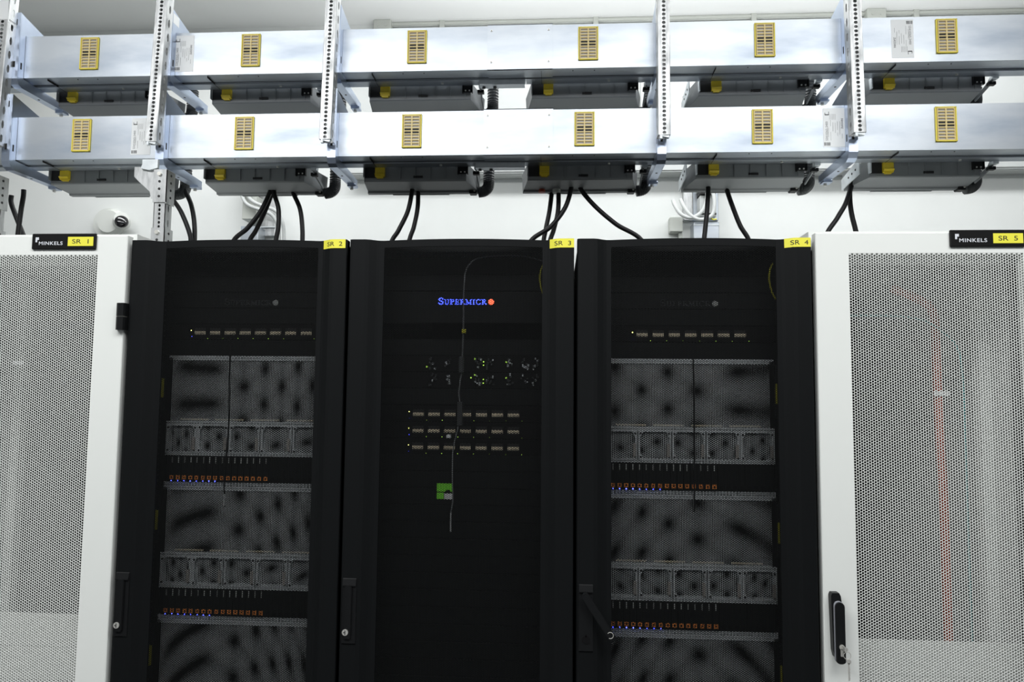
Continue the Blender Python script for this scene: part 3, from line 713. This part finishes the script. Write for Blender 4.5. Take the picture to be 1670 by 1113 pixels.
trunk(J-.020, 3.40, ZL, WX[3:], 'long galvanised busbar section, lower run, right of the joint plate', ((2.044, False),))
def joint(x0, x1, zb, label):
    t = thing('joint_cover', label, 'cover plate', ((x0+x1)/2, TY, zb)); w = (x1-x0)/2
    c = MB(); c.box(-w, w, -.0025, 0, -.0035, TH+.0045, 'galv'); c.box(-w, w, -.0025, .112, TH+.0020, TH+.0045, 'galv'); c.box(-w, w, -.0025, .058, -.0035, -.0010, 'galv')
    c.build('plate', t)
    for sx in (-1, 1):
        for z in (.026, .139):
            s = MB(); s.cyl((sx*(w-.014), -.0050, z), .0034, .0026, 'y', 'chrome', 10); s.cyl((sx*(w-.014), -.0056, z), .0016, .0008, 'y', 'ink', 8); s.build('screw', t)
    b = MB(); b.box(-w-.035, w-.100, .066, .0685, -.022, -.006, 'steel'); b.box(-w-.035, w-.100, .066, .10, -.024, -.022, 'galv')
    for k in (-w-.02, -w+.02): b.cyl((k, .088, -.028), .006, .005, 'z', 'ink', 10)
    b.build('splice_bar', t)
    return t
joint(.9045, 1.1325, ZU, 'flat galvanised cover plate over the joint in the upper busbar run')
joint(.8945, 1.1360, ZL, 'flat galvanised cover plate over the joint in the lower busbar run')
# ------------------------------------------------------------------ tap-off boxes
def tapbox(wx, zb, label, side):
    t = thing('tap_off_box', label, 'electrical box', (wx, .69, zb-.046), 'dark grey tap-off boxes under the busbars')
    b = MB(); A, B = -.228, .212; D = .150
    # cross-section (y,z): front face, underside, rear lip
    def pr(x0, x1, dy=0): b.prism([(dy, .004), (dy, .058), (D+.01, .058), (D+.01, -.012), (D-.012, -.012), (D-.018, -.003), (.006, -.001)], 'x', x0, x1, 'box')
    # chamfered ends
    vs = []; P0 = [(0, -.005), (0, .058), (D+.01, .058), (D+.01, -.012), (D-.012, -.012), (D-.018, -.006), (.004, -.0085)]
    ends = [(A+.030, B-.035), (A+.030, B-.035), (A, B), (A+.004, B-.004), (A+.006, B-.006), (A+.008, B-.008), (A+.028, B-.035)]
    n = len(P0); vs = [(e[0], p[0], p[1]) for p, e in zip(P0, ends)]+[(e[1], p[0], p[1]) for p, e in zip(P0, ends)]
    b.add(vs, [tuple(range(n)), tuple(range(n, 2*n))[::-1]]+[(i, n+i, n+(i+1) % n, (i+1) % n) for i in range(n)], 'box')
    b.box(A+.10, B-.12, D+.006, D+.014, -.014, -.010, 'box')
    b.build('housing', t)
    for k in range(5):
        x = -.065+k*.0555; MB().prism([(-.007, .045), (0, .045), (0, .002), (-.0025, -.002), (-.005, .018)], 'x', x-.0013, x+.0013, 'box').build('rib', t)
    MB().box(-.016, .018, -.0040, .001, .0035, .0110, 'ink').build('slot', t)
    rc = MB(); rc.box(-.196, -.155, -.0015, .001, .005, .050, 'ink')
    rc.box(-.200, -.196, -.012, .10, .005, .045, 'steel' if side == 1 else 'box'); rc.build('connector', t)
    h = MB(); h.prism([(-.016, .012), (-.019, .016), (-.013, .020), (-.012, .040), (-.001, .040), (-.001, .006), (-.012, .006), (-.012, .010)], 'x', -.156, -.121, 'yellow')
    h.box(-.150, -.127, -.010, 0, .002, .007, 'yellow'); h = h.build('handle', t); h['label'] = 'yellow latch handle'
    bb = MB(); bb.box(.150, .182, -.009, 0, .016, .048, 'plast', .002)
    for k in (.159, .173): bb.cyl((k, -.0105, .0215), .0028, .002, 'y', 'chrome', 10)
    bb.box(.147, .150, -.012, 0, .014, .05, 'plast'); bb.box(.182, .185, -.012, 0, .014, .05, 'plast'); bb.build('terminal_block', t)
    cl = MB(); cl.prism([(-.020, .050), (-.008, .030), (-.006, .022), (.10, -.004), (.104, .004), (.02, .034), (.0, .052)], 'x', .212, .216, 'box')
    cl.box(.208, .228, -.020, .004, .030, .046, 'steel', .001); cl.box(.202, .226, -.006, .012, .014, .026, 'plast', .001); cl.build('clamp', t)
    ft = MB(); ft.box(.172, .200, .128, .164, -.018, .004, 'plast', .003); ft.cyl((.193, .126, -.008), .004, .004, 'y', 'chrome', 10); ft.build('foot', t)
    hz = MB(); pts = smooth_path([(.245, .150, .110), (.245, .150, .040), (.243, .150, .012), (.228, .150, -.004), (.205, .150, -.008)], 14)
    hz.tube(pts, .022, 'hose', 14, ribs=.90); hz.build('corrugated_hose', t)
    if side == 2:
        MB().cyl((-.150, .125, -.018), .013, .014, 'z', 'red', 16, .011).build('indicator', t)
        MB().cyl((-.095, .125, -.020), .015, .018, 'z', 'cream', 16).build('cable_gland', t)
    if side == 1:
        e = MB(); e.prism([(0, .004), (0, .050), (.03, .055), (D+.006, .03), (D+.006, -.010)], 'x', A-.006, A-.003, 'steel')
        for k in range(3): e.cyl((A-.0075, .03+.03*k, .028-.005*k), .004, .002, 'x', 'ink', 8)
        e.build('end_plate', t)
    return t
pos = ['leftmost', 'second from left', 'third from left', 'fourth from left', 'fifth from left', 'rightmost']
for i, wx in enumerate(WX):
    tapbox(wx, ZL, 'dark grey box with yellow handle under the lower busbar run, %s' % pos[i], 1 if i > 3 else (2 if i == 3 else 0))
    tapbox(wx+.0124, ZU, 'dark grey box with yellow handle under the upper busbar run, %s' % pos[i], 1 if i > 3 else 0)

# ------------------------------------------------------------------ hangers and brackets
def perf_face(mb, w, z0, z1, y, xc, pitch, hw, hh, m, facing='y', base=0):
    """flat strip with a row of eight-sided holes, built of cells; in XZ plane at y (or YZ plane when facing x)"""
    n = int((z1-z0)/pitch); s = (z1-z0)/n
    for k in range(n):
        c = z0+s*(k+.5)
        o = [(-w/2, -s/2), (0, -s/2), (w/2, -s/2), (w/2, 0), (w/2, s/2), (0, s/2), (-w/2, s/2), (-w/2, 0)]
        i_ = [(hw/2*math.cos(R(a))*1.06, hh/2*math.sin(R(a))*1.06) for a in (225, 270, 315, 0, 45, 90, 135, 180)]
        V = []
        for (u, v) in o: V.append((u, 0, v))
        for (u, v) in i_: V.append((u, 0, v))
        for (u, v) in i_: V.append((u, .0022, v))
        if facing == 'y': V = [(xc+u, y+d, c+v) for (u, d, v) in V]
        else:
            sg = base; V = [(y-sg*d, xc+u, c+v) for (u, d, v) in V]
        F = [(j, (j+1) % 8, 8+(j+1) % 8, 8+j) for j in range(8)]+[(8+j, 8+(j+1) % 8, 16+(j+1) % 8, 16+j) for j in range(8)]
        mb.add(V, F, m)
def strut(x, y, z0, z1, label, lean=0.0, name='strut_hanger', cat='hanger', closed=True, group='perforated struts holding the busbars'):
    """41 mm perforated channel; x is its left edge, y its front face"""
    t = thing(name, label, cat, (x, y, z0), group, rot=(0, lean, 0)); W_ = .041; H = z1-z0
    c = MB()
    perf_face(c, .0200, 0, H, 0, W_/2, .0145, .0120, .0108, 'galv2')
    for a, b in ((0.0015, W_/2-.0100), (W_/2+.0100, W_-.0015)):
        c.box(a, b, 0, .0022, 0, H, 'galv2')
    c.prism([(0, .0015), (.0015, 0), (.0022, .0022)], 'z', 0, H, 'galv2'); c.prism([(W_, .0015), (W_-.0015, 0), (W_-.0022, .0022)], 'z', 0, H, 'galv2')
    for s, X in ((1, W_), (-1, 0)):
        perf_face(c, .0180, 0, H, X, .0205, .0500, .0115, .0290, 'galv2', 'x', s)
        xa, xb = sorted((X, X-s*.0022))
        c.box(xa, xb, .0015, .0115, 0, H, 'galv2'); c.box(xa, xb, .0295, W_, 0, H, 'galv2')
    c.box(.0022, W_-.0022, .0385, W_, 0, H, 'galv2')
    c.build('channel', t)
    e = MB()                        # bent end tab
    e.box(.006, .014, .001, .012, -.012, .004, 'steel'); e.prism([(.014, -.004), (.036, -.009), (.040, .004), (.014, .004)], 'y', .003, .016, 'steel'); e.build('end_tab', t)
    return t
def bracket(x, zb, label):
    """C-shaped folded plate hugging the trunking; x is its left edge"""
    t = thing('busbar_bracket', label, 'bracket', (x, TY, zb), 'blue zinc brackets clasping the busbars'); W_ = .030
    YB = .245
    side = [(-.028, .232), (-.028, -.012), (-.020, -.030), (-.002, -.038), (YB, -.034), (YB, -.012), (.11, -.0070), (-.0012, -.0045), (-.0012, TH+.0015), (.112, TH+.0015), (YB, TH+.010), (-.008, .226)]
    c = MB(); c.prism(side, 'x', W_-.0025, W_, 'zinc'); c.prism(side, 'x', 0, .0025, 'zinc')
    c.box(0, W_, -.0300, -.0270, -.014, .232, 'zinc')
    c.prism([(-.030, -.014), (-.021, -.0325), (-.002, -.0405), (YB, -.0365), (YB, -.0345), (-.002, -.038), (-.019, -.030), (-.0275, -.012)], 'x', 0, W_, 'zinc')
    c.build('plate', t)
    h = MB(); h.box(W_*.35, W_*.62, -.0306, -.0300, .028, .050, 'ink'); h.box(W_*.35, W_*.62, -.0306, -.0300, .185, .207, 'ink')
    h.box(W_, W_+.0006, -.018, -.012, .026, .050, 'ink'); h.box(-.0006, 0, -.018, -.012, .026, .050, 'ink')
    h.cyl((W_/2, .10, -.0395), .004, .003, 'z', 'ink', 10); h.build('slot', t)
    s = MB(); s.box(.002, W_+.0050, YB-.040, YB-.006, -.046, -.036, 'zinc', .001); s.cyl((W_/2, YB-.022, -.054), .006, .010, 'z', 'chrome', 8); s.build('clamp_bolt', t)
    return t
HX = [(-.8610, .034, 'leftmost'), (-.2790, .034, 'second from left'), (.3370, .018, 'third from left'), (1.4840, .000, 'fourth from left'), (2.1150, -.012, 'rightmost')]
for x, ln, w in HX:
    strut(x, .4985, 2.459, CEIL, 'perforated galvanised strut hanging from the ceiling, %s of five' % w, ln)
    bx = x+(.003 if x < 2 else .0)
    if x < .5: bx = x+.0165
    if x < -.5: bx = x+.030
    bracket(bx, ZL, 'bluish zinc bracket clasping the lower busbar run at the %s ceiling strut' % w)
    bracket(bx+ln*.30, ZU, 'bluish zinc bracket clasping the upper busbar run at the %s ceiling strut' % w)
# stickers on the struts
s = MB(); s.box(.0415, .0419, .002, .040, 0, .035, 'paper'); tag(s.build('strut_sticker', None, (-.2390, .4985, 2.885)), 'white sticker on the side of the second ceiling strut', 'sticker')
s = MB(); s.box(0, .0410, -.0008, -.0002, 0, .09, 'paper'); s.box(.0412, .0418, 0, .040, -.01, .09, 'paper')
for k in range(5): s.box(.0418, .0420, .006+k*.006, .009+k*.006, -.002, .012, 'ink')
tag(s.build('strut_sticker', None, (-.8465, .4985, 2.91)), 'large white printed sticker wrapped round the leftmost ceiling strut', 'sticker')
# posts standing on the cabinets
def post(x, y, zt, label):
    z0 = 1.988 if x > -.3 else 0.0
    t = thing('support_post', label, 'post', (x, y, z0), 'perforated support posts under the busbars'); H = zt-z0
    c = MB(); W_ = .041
    perf_face(c, .0200, 0, H, 0, W_/2, .0145, .0080, .0105, 'galv2')
    for a, b in ((0, W_/2-.0100), (W_/2+.0100, W_)): c.box(a, b, 0, .0022, 0, H, 'galv2')
    for s, X in ((1, W_), (-1, 0)):
        perf_face(c, .0180, 0, H, X, .0205, .0500, .0085, .0250, 'galv2', 'x', s)
        xa, xb = sorted((X, X-s*.0022)); c.box(xa, xb, 0, .0115, 0, H, 'galv2'); c.box(xa, xb, .0295, W_, 0, H, 'galv2')
    c.box(.0022, W_-.0022, .0385, W_, 0, H, 'galv2'); c.build('channel', t)
    for z, h in ((H-.115, .115), (1.988-z0, .165)):
        p = MB(); p.box(-.0035, W_+.0035, -.004, -.0012, z, z+h, 'galv2'); p.box(W_+.0008, W_+.0035, -.004, .048, z-.004, z+h, 'galv2')
        n = int(h/.026)
        for k in range(n):
            zz = z+h-.016-k*.026
            if k == 0: p.cyl((W_*.45, -.010, zz), .0075, .006, 'y', 'chrome', 6)
            else: p.cyl((W_*.45, -.0050, zz), .0045, .0012, 'y', 'ink', 12)
            p.cyl((W_+.0034, .022, zz), .0045, .0012, 'x', 'ink', 12)
        p.build('splice_plate', t)
    if x > -.5:
        g = MB(); g.prism([(-.078, H+.012), (-.078, H-.022), (-.060, H-.040), (-.020, H-.075), (-.014, H-.10), (.002, H-.10), (.002, H+.012)], 'y', .004, .007, 'galv2')
        g.prism([(-.045, H+.035), (-.045, H+.020), (-.050, H+.004), (-.02, H-.002), (.010, H+.005), (.010, H+.035)], 'y', -.006, .004, 'steel'); g.build('gusset', t)
    return t
post(-.2355, .50, 2.357, 'perforated post with a gusset plate standing on the left black cabinet')
post(-.8480, .50, 2.345, 'perforated post at the far left edge, rising beside the left white cabinet')

# ------------------------------------------------------------------ black power cables
def bp(x, y, Y0):               # world point on the plane y=Y0 seen at picture point: used once to lay out cable routes
    sy, cyw, sp, cp, sr, cr = math.sin(.0622), math.cos(.0622), math.sin(.07455), math.cos(.07455), math.sin(.01004), math.cos(.01004)
    fw = Vector((-sy*cp, cyw*cp, sp)); rt = Vector((cyw, sy, 0)); up = rt.cross(fw)
    r2 = cr*rt+sr*up; u2 = -sr*rt+cr*up
    d = fw+r2*(x-835)/1160+u2*(556.5-y)/1160; t = (Y0+1.82784)/d.y
    return Vector((1.15021, -1.82784, 1.5955))+d*t
CB = [([(38, 321), (34, 345), (29, 385), (28, 400)], 'leftmost pair over the left white cabinet, nearly upright one', .80),
      ([(18, 330), (24, 348), (38, 384), (43, 400)], 'leftmost pair over the left white cabinet, slanting one', .84),
      ([(280, 322), (295, 345), (309, 380), (311, 402)], 'left of the pair over the left black cabinet beside the post', .80),
      ([(303, 312), (312, 335), (317, 365), (317, 402)], 'right of the pair over the left black cabinet beside the post', .83),
      ([(440, 314), (425, 345), (404, 372), (378, 400)], 'flattest of the bunch over the left black cabinet', .80),
      ([(443, 316), (432, 345), (418, 375), (405, 402)], 'middle of the bunch over the left black cabinet', .83),
      ([(447, 316), (454, 340), (454, 370), (449, 402)], 'bowed one of the bunch over the left black cabinet', .80),
      ([(478, 314), (489, 340), (493, 370), (493, 402)], 'single one arching down at the right over the left black cabinet', .83),
      ([(672, 312), (665, 345), (650, 376), (637, 402)], 'left of the pair over the middle black cabinet', .80),
      ([(682, 312), (681, 340), (675, 370), (666, 402)], 'right of the pair over the middle black cabinet', .83),
      ([(900, 312), (896, 345), (890, 375), (886, 402)], "upright left one of the bunch by the middle cabinet's label", .84),
      ([(911, 312), (910, 345), (903, 375), (896, 402)], "upright right one of the bunch by the middle cabinet's label", .82),
      ([(931, 310), (921, 340), (898, 370), (862, 400)], "crossing one of the bunch by the middle cabinet's label", .79),
      ([(948, 310), (972, 338), (1005, 366), (1050, 398)], 'long diagonal one over the right black cabinet', .80),
      ([(1155, 308), (1153, 345), (1150, 375), (1148, 402)], 'straight upright one over the right black cabinet', .80),
      ([(1185, 308), (1195, 338), (1207, 368), (1224, 402)], 'leaning right one over the right black cabinet', .83),
      ([(1390, 296), (1380, 330), (1366, 355), (1345, 392)], 'left of the pair over the right white cabinet', .80),
      ([(1386, 296), (1386, 325), (1389, 350), (1398, 392)], 'right of the pair over the right white cabinet', .83)]
for pts, lab, y in CB:
    P = [bp(px, py, y) for px, py in pts]
    if pts[0][0] < 100:                     # these two run down beside the end cabinet
        for dz in (.15, .45, .9, 1.4): P.append(Vector((P[3].x, y, P[3].z-dz)))
        P.append(Vector((P[3].x, y, .012)))
    else: P.append(Vector((P[-1].x, y, 2.026 if pts[0][0] > 1300 else 1.990)))
    P.insert(0, P[0]+Vector((0, 0, .028)))
    c = MB(); c.tube(smooth_path(P, 8), .0088, 'cable', 12)
    tag(c.build('power_cable', smooth=True), 'black power cable, '+lab, 'cable', 'black power cables from the tap-off boxes')

# ------------------------------------------------------------------ things on the back wall and ceiling
WY = 2.2
def camera_dome():
    c = bp(181, 366, WY); t = thing('security_camera', 'white dome security camera on the back wall at the left', 'camera', (c.x, WY, c.z))
    b = MB(); b.cyl((0, -.035, 0), .088, .035, 'y', 'cambody', 40, .090); b.cyl((-.01, -.012, -.115), .018, .010, 'y', 'cambody', 12); b.build('base', t)
    d = MB(); d.cyl((.030, -.075, 0), .066, .040, 'y', 'cambody', 40, .082); d.build('housing', t, smooth=False)
    n = MB(); n.cyl((0, -.060, 0), .040, .060, 'y', 'cambody', 32, .048); n.build('barrel', t, (.110, -.070, -.006), rot=(R(-8), 0, R(32)))
    l = MB(); n_ = 10
    ring = []
    for i in range(n_+1):
        a = math.pi/2*i/n_; ring.append((.037*math.cos(a), .020*math.sin(a)))
    vs = []; fs = []
    for (r_, h_) in ring:
        for k in range(24): q = 2*math.pi*k/24; vs.append((r_*math.cos(q), -h_, r_*math.sin(q)))
    for i in range(n_):
        for k in range(24): fs.append((i*24+k, i*24+(k+1) % 24, (i+1)*24+(k+1) % 24, (i+1)*24+k))
    l.add(vs, fs, 'lens'); l.build('lens_dome', t, (.142, -.120, -.014), smooth=True, rot=(R(-8), 0, R(32)))
    f = MB(); f.cyl((-.01, -.055, -.125), .010, .04, 'z', 'cream', 10); f.build('cable_entry', t)
camera_dome()
def tray():
    z0 = bp(815, 282, WY-.12).z; z1 = bp(1340, 130, WY-.12).z+.15; x0 = bp(562, 286, WY-.1).x
    t = thing('cable_duct', 'wide pale grey cable duct along the back wall, seen between the busbars', 'duct', (x0, WY, z0))
    L = 6.0-x0; c = MB(); H = z1-z0
    c.box(0, L, -.10, -.002, 0, H, 'pvc', .004); c.build('trough', t)
    for k in range(14):
        p = MB(); a = k*.42; p.box(a+.003, a+.417, -.108, -.1, .11, H-.01, 'pvc', .002); p.box(a+.003, a+.417, -.106, -.1, .010, .100, 'pvc', .002); p.build('cover', t)
tray()
def pipes():
    a = bp(640, 46, WY-.03); b = bp(1670, 22, WY-.03)
    z = CEIL-.012
    t = thing('conduit', 'thin grey conduit along the top of the back wall', 'pipe', (a.x-.02, WY-.02, z))
    c = MB(); c.tube([(0, 0, 0), (4.6, 0, 0)], .011, 'cream', 12); c.tube([(0, .0, -.030), (4.6, 0, -.030)], .007, 'pvc', 12); c.build('pipe', t)
    for k in range(5): MB().box(.3+k*.9, .33+k*.9, -.014, .019, -.046, .014, 'cream', .002).build('clip', t)
    for x, w in ((610, 'left'), (1412, 'right')):
        c = bp(x, 41 if x < 1000 else 22, WY-.04)
        t = thing('junction_box', 'small grey junction box at the top of the back wall, %s one' % w, 'junction box', (c.x, WY-.001, z-.016))
        MB().box(0, .105, -.060, 0, -.040, .028, 'cream', .005).build('box', t)
        k = MB(); k.cyl((.03, -.064, -.008), .008, .004, 'y', 'cream', 14); k.cyl((.075, -.064, -.008), .008, .004, 'y', 'cream', 14); k.build('screw_cap', t)
pipes()
def station(x, s, label):
    """galvanised upright with breaker box, conduits and lower duct against the back wall; x is its centre"""
    t = thing('wall_power_drop', label, 'wall fitting', (x, WY, 2.08), 'wall power drops behind the cabinets')
    if s > 0:
        c = MB(); c.box(-.098, -.045, -.040, -.0, .50, .840, 'galv2', .003); c.box(-.045, .098, -.030, 0, .50, .840, 'galv', .003)
        for k in range(4):
            for q in range(2): c.cyl((-.086+q*.028, -.042, .68+k*.035), .0045, .002, 'y', 'paper', 8)
        c.build('back_plate', t)
        c = MB(); c.box(-.060, .078, -.130, -.030, .02, .468, 'galv', .003); c.box(-.060, .078, -.133, -.128, .448, .456, 'steel'); c.build('lower_duct', t)
        c = MB(); c.box(-.028, .068, -.145, -.03, .650, .730, 'pvc', .004); c.box(-.024, .060, -.138, -.045, .622, .650, 'ink', .002); c.box(-.018, .050, -.142, -.136, .632, .645, 'chrome'); c.build('breaker_box', t)
        c = MB(); c.box(-.022, .066, -.120, -.03, .500, .620, 'pvc', .003); c.box(-.022, .066, -.122, -.118, .510, .520, 'ink'); c.build('inner_box', t)
        c = MB(); c.box(-.178, -.106, -.060, 0, .430, .515, 'cream', .004); c.box(-.125, -.105, -.040, -.01, .0, .430, 'cream'); c.build('side_box', t)
        for k, P in enumerate(([(.014, -.135, .635), (.008, -.145, .585), (-.020, -.150, .520), (-.075, -.150, .487), (-.130, -.140, .510), (-.160, -.120, .565), (-.165, -.095, .600)],
                               [(.045, -.135, .635), (.050, -.145, .570), (.035, -.150, .500), (-.030, -.155, .475), (-.085, -.150, .505), (-.115, -.130, .560), (-.125, -.105, .600)])):
            c = MB(); c.tube(smooth_path(P, 8), .0105, 'pvc', 12); c.build('flexible_conduit', t, smooth=True)
        c = MB(); c.tube(smooth_path([(.030, -.138, .490), (.045, -.142, .478), (.062, -.138, .482)], 6), .004, 'label', 8); c.build('earth_wire', t)
    else:
        c = MB(); c.box(-.050, .100, -.035, 0, .42, .840, 'galv2', .003); c.box(-.085, .105, -.050, -.035, .468, .474, 'steel'); c.build('back_plate', t)
        c = MB(); c.box(-.062, .040, -.130, -.030, .02, .458, 'galv', .003); c.build('lower_duct', t)
        c = MB(); c.box(-.095, .010, -.145, -.03, .682, .780, 'pvc', .004); c.box(-.085, .006, -.138, -.045, .650, .682, 'ink', .002); c.box(-.030, .000, -.142, -.136, .662, .676, 'chrome')
        c.cyl((-.04, -.150, .716), .016, .006, 'y', 'red', 16); c.build('breaker_box', t)
        c = MB(); c.box(-.062, .02, -.120, -.03, .500, .640, 'cream', .003); c.build('inner_box', t)
        for k, P in enumerate(([(-.060, -.138, .662), (-.050, -.145, .620), (-.015, -.150, .575), (.060, -.150, .545), (.120, -.145, .520), (.150, -.130, .470), (.155, -.110, .40), (.150, -.09, .2)],
                               [(-.032, -.138, .662), (-.018, -.145, .625), (.020, -.152, .590), (.080, -.150, .565), (.145, -.145, .540), (.180, -.130, .480), (.185, -.110, .40), (.180, -.09, .2)])):
            c = MB(); c.tube(smooth_path(P, 8), .0105, 'pvc', 12); c.build('flexible_conduit', t, smooth=True)
    return t
station(bp(1147, 330, WY-.10).x, 1, 'galvanised wall power drop with looping grey conduits and a yellow wire')
station(bp(415, 330, WY-.10).x, -1, 'galvanised wall power drop with a red button, left of the other')
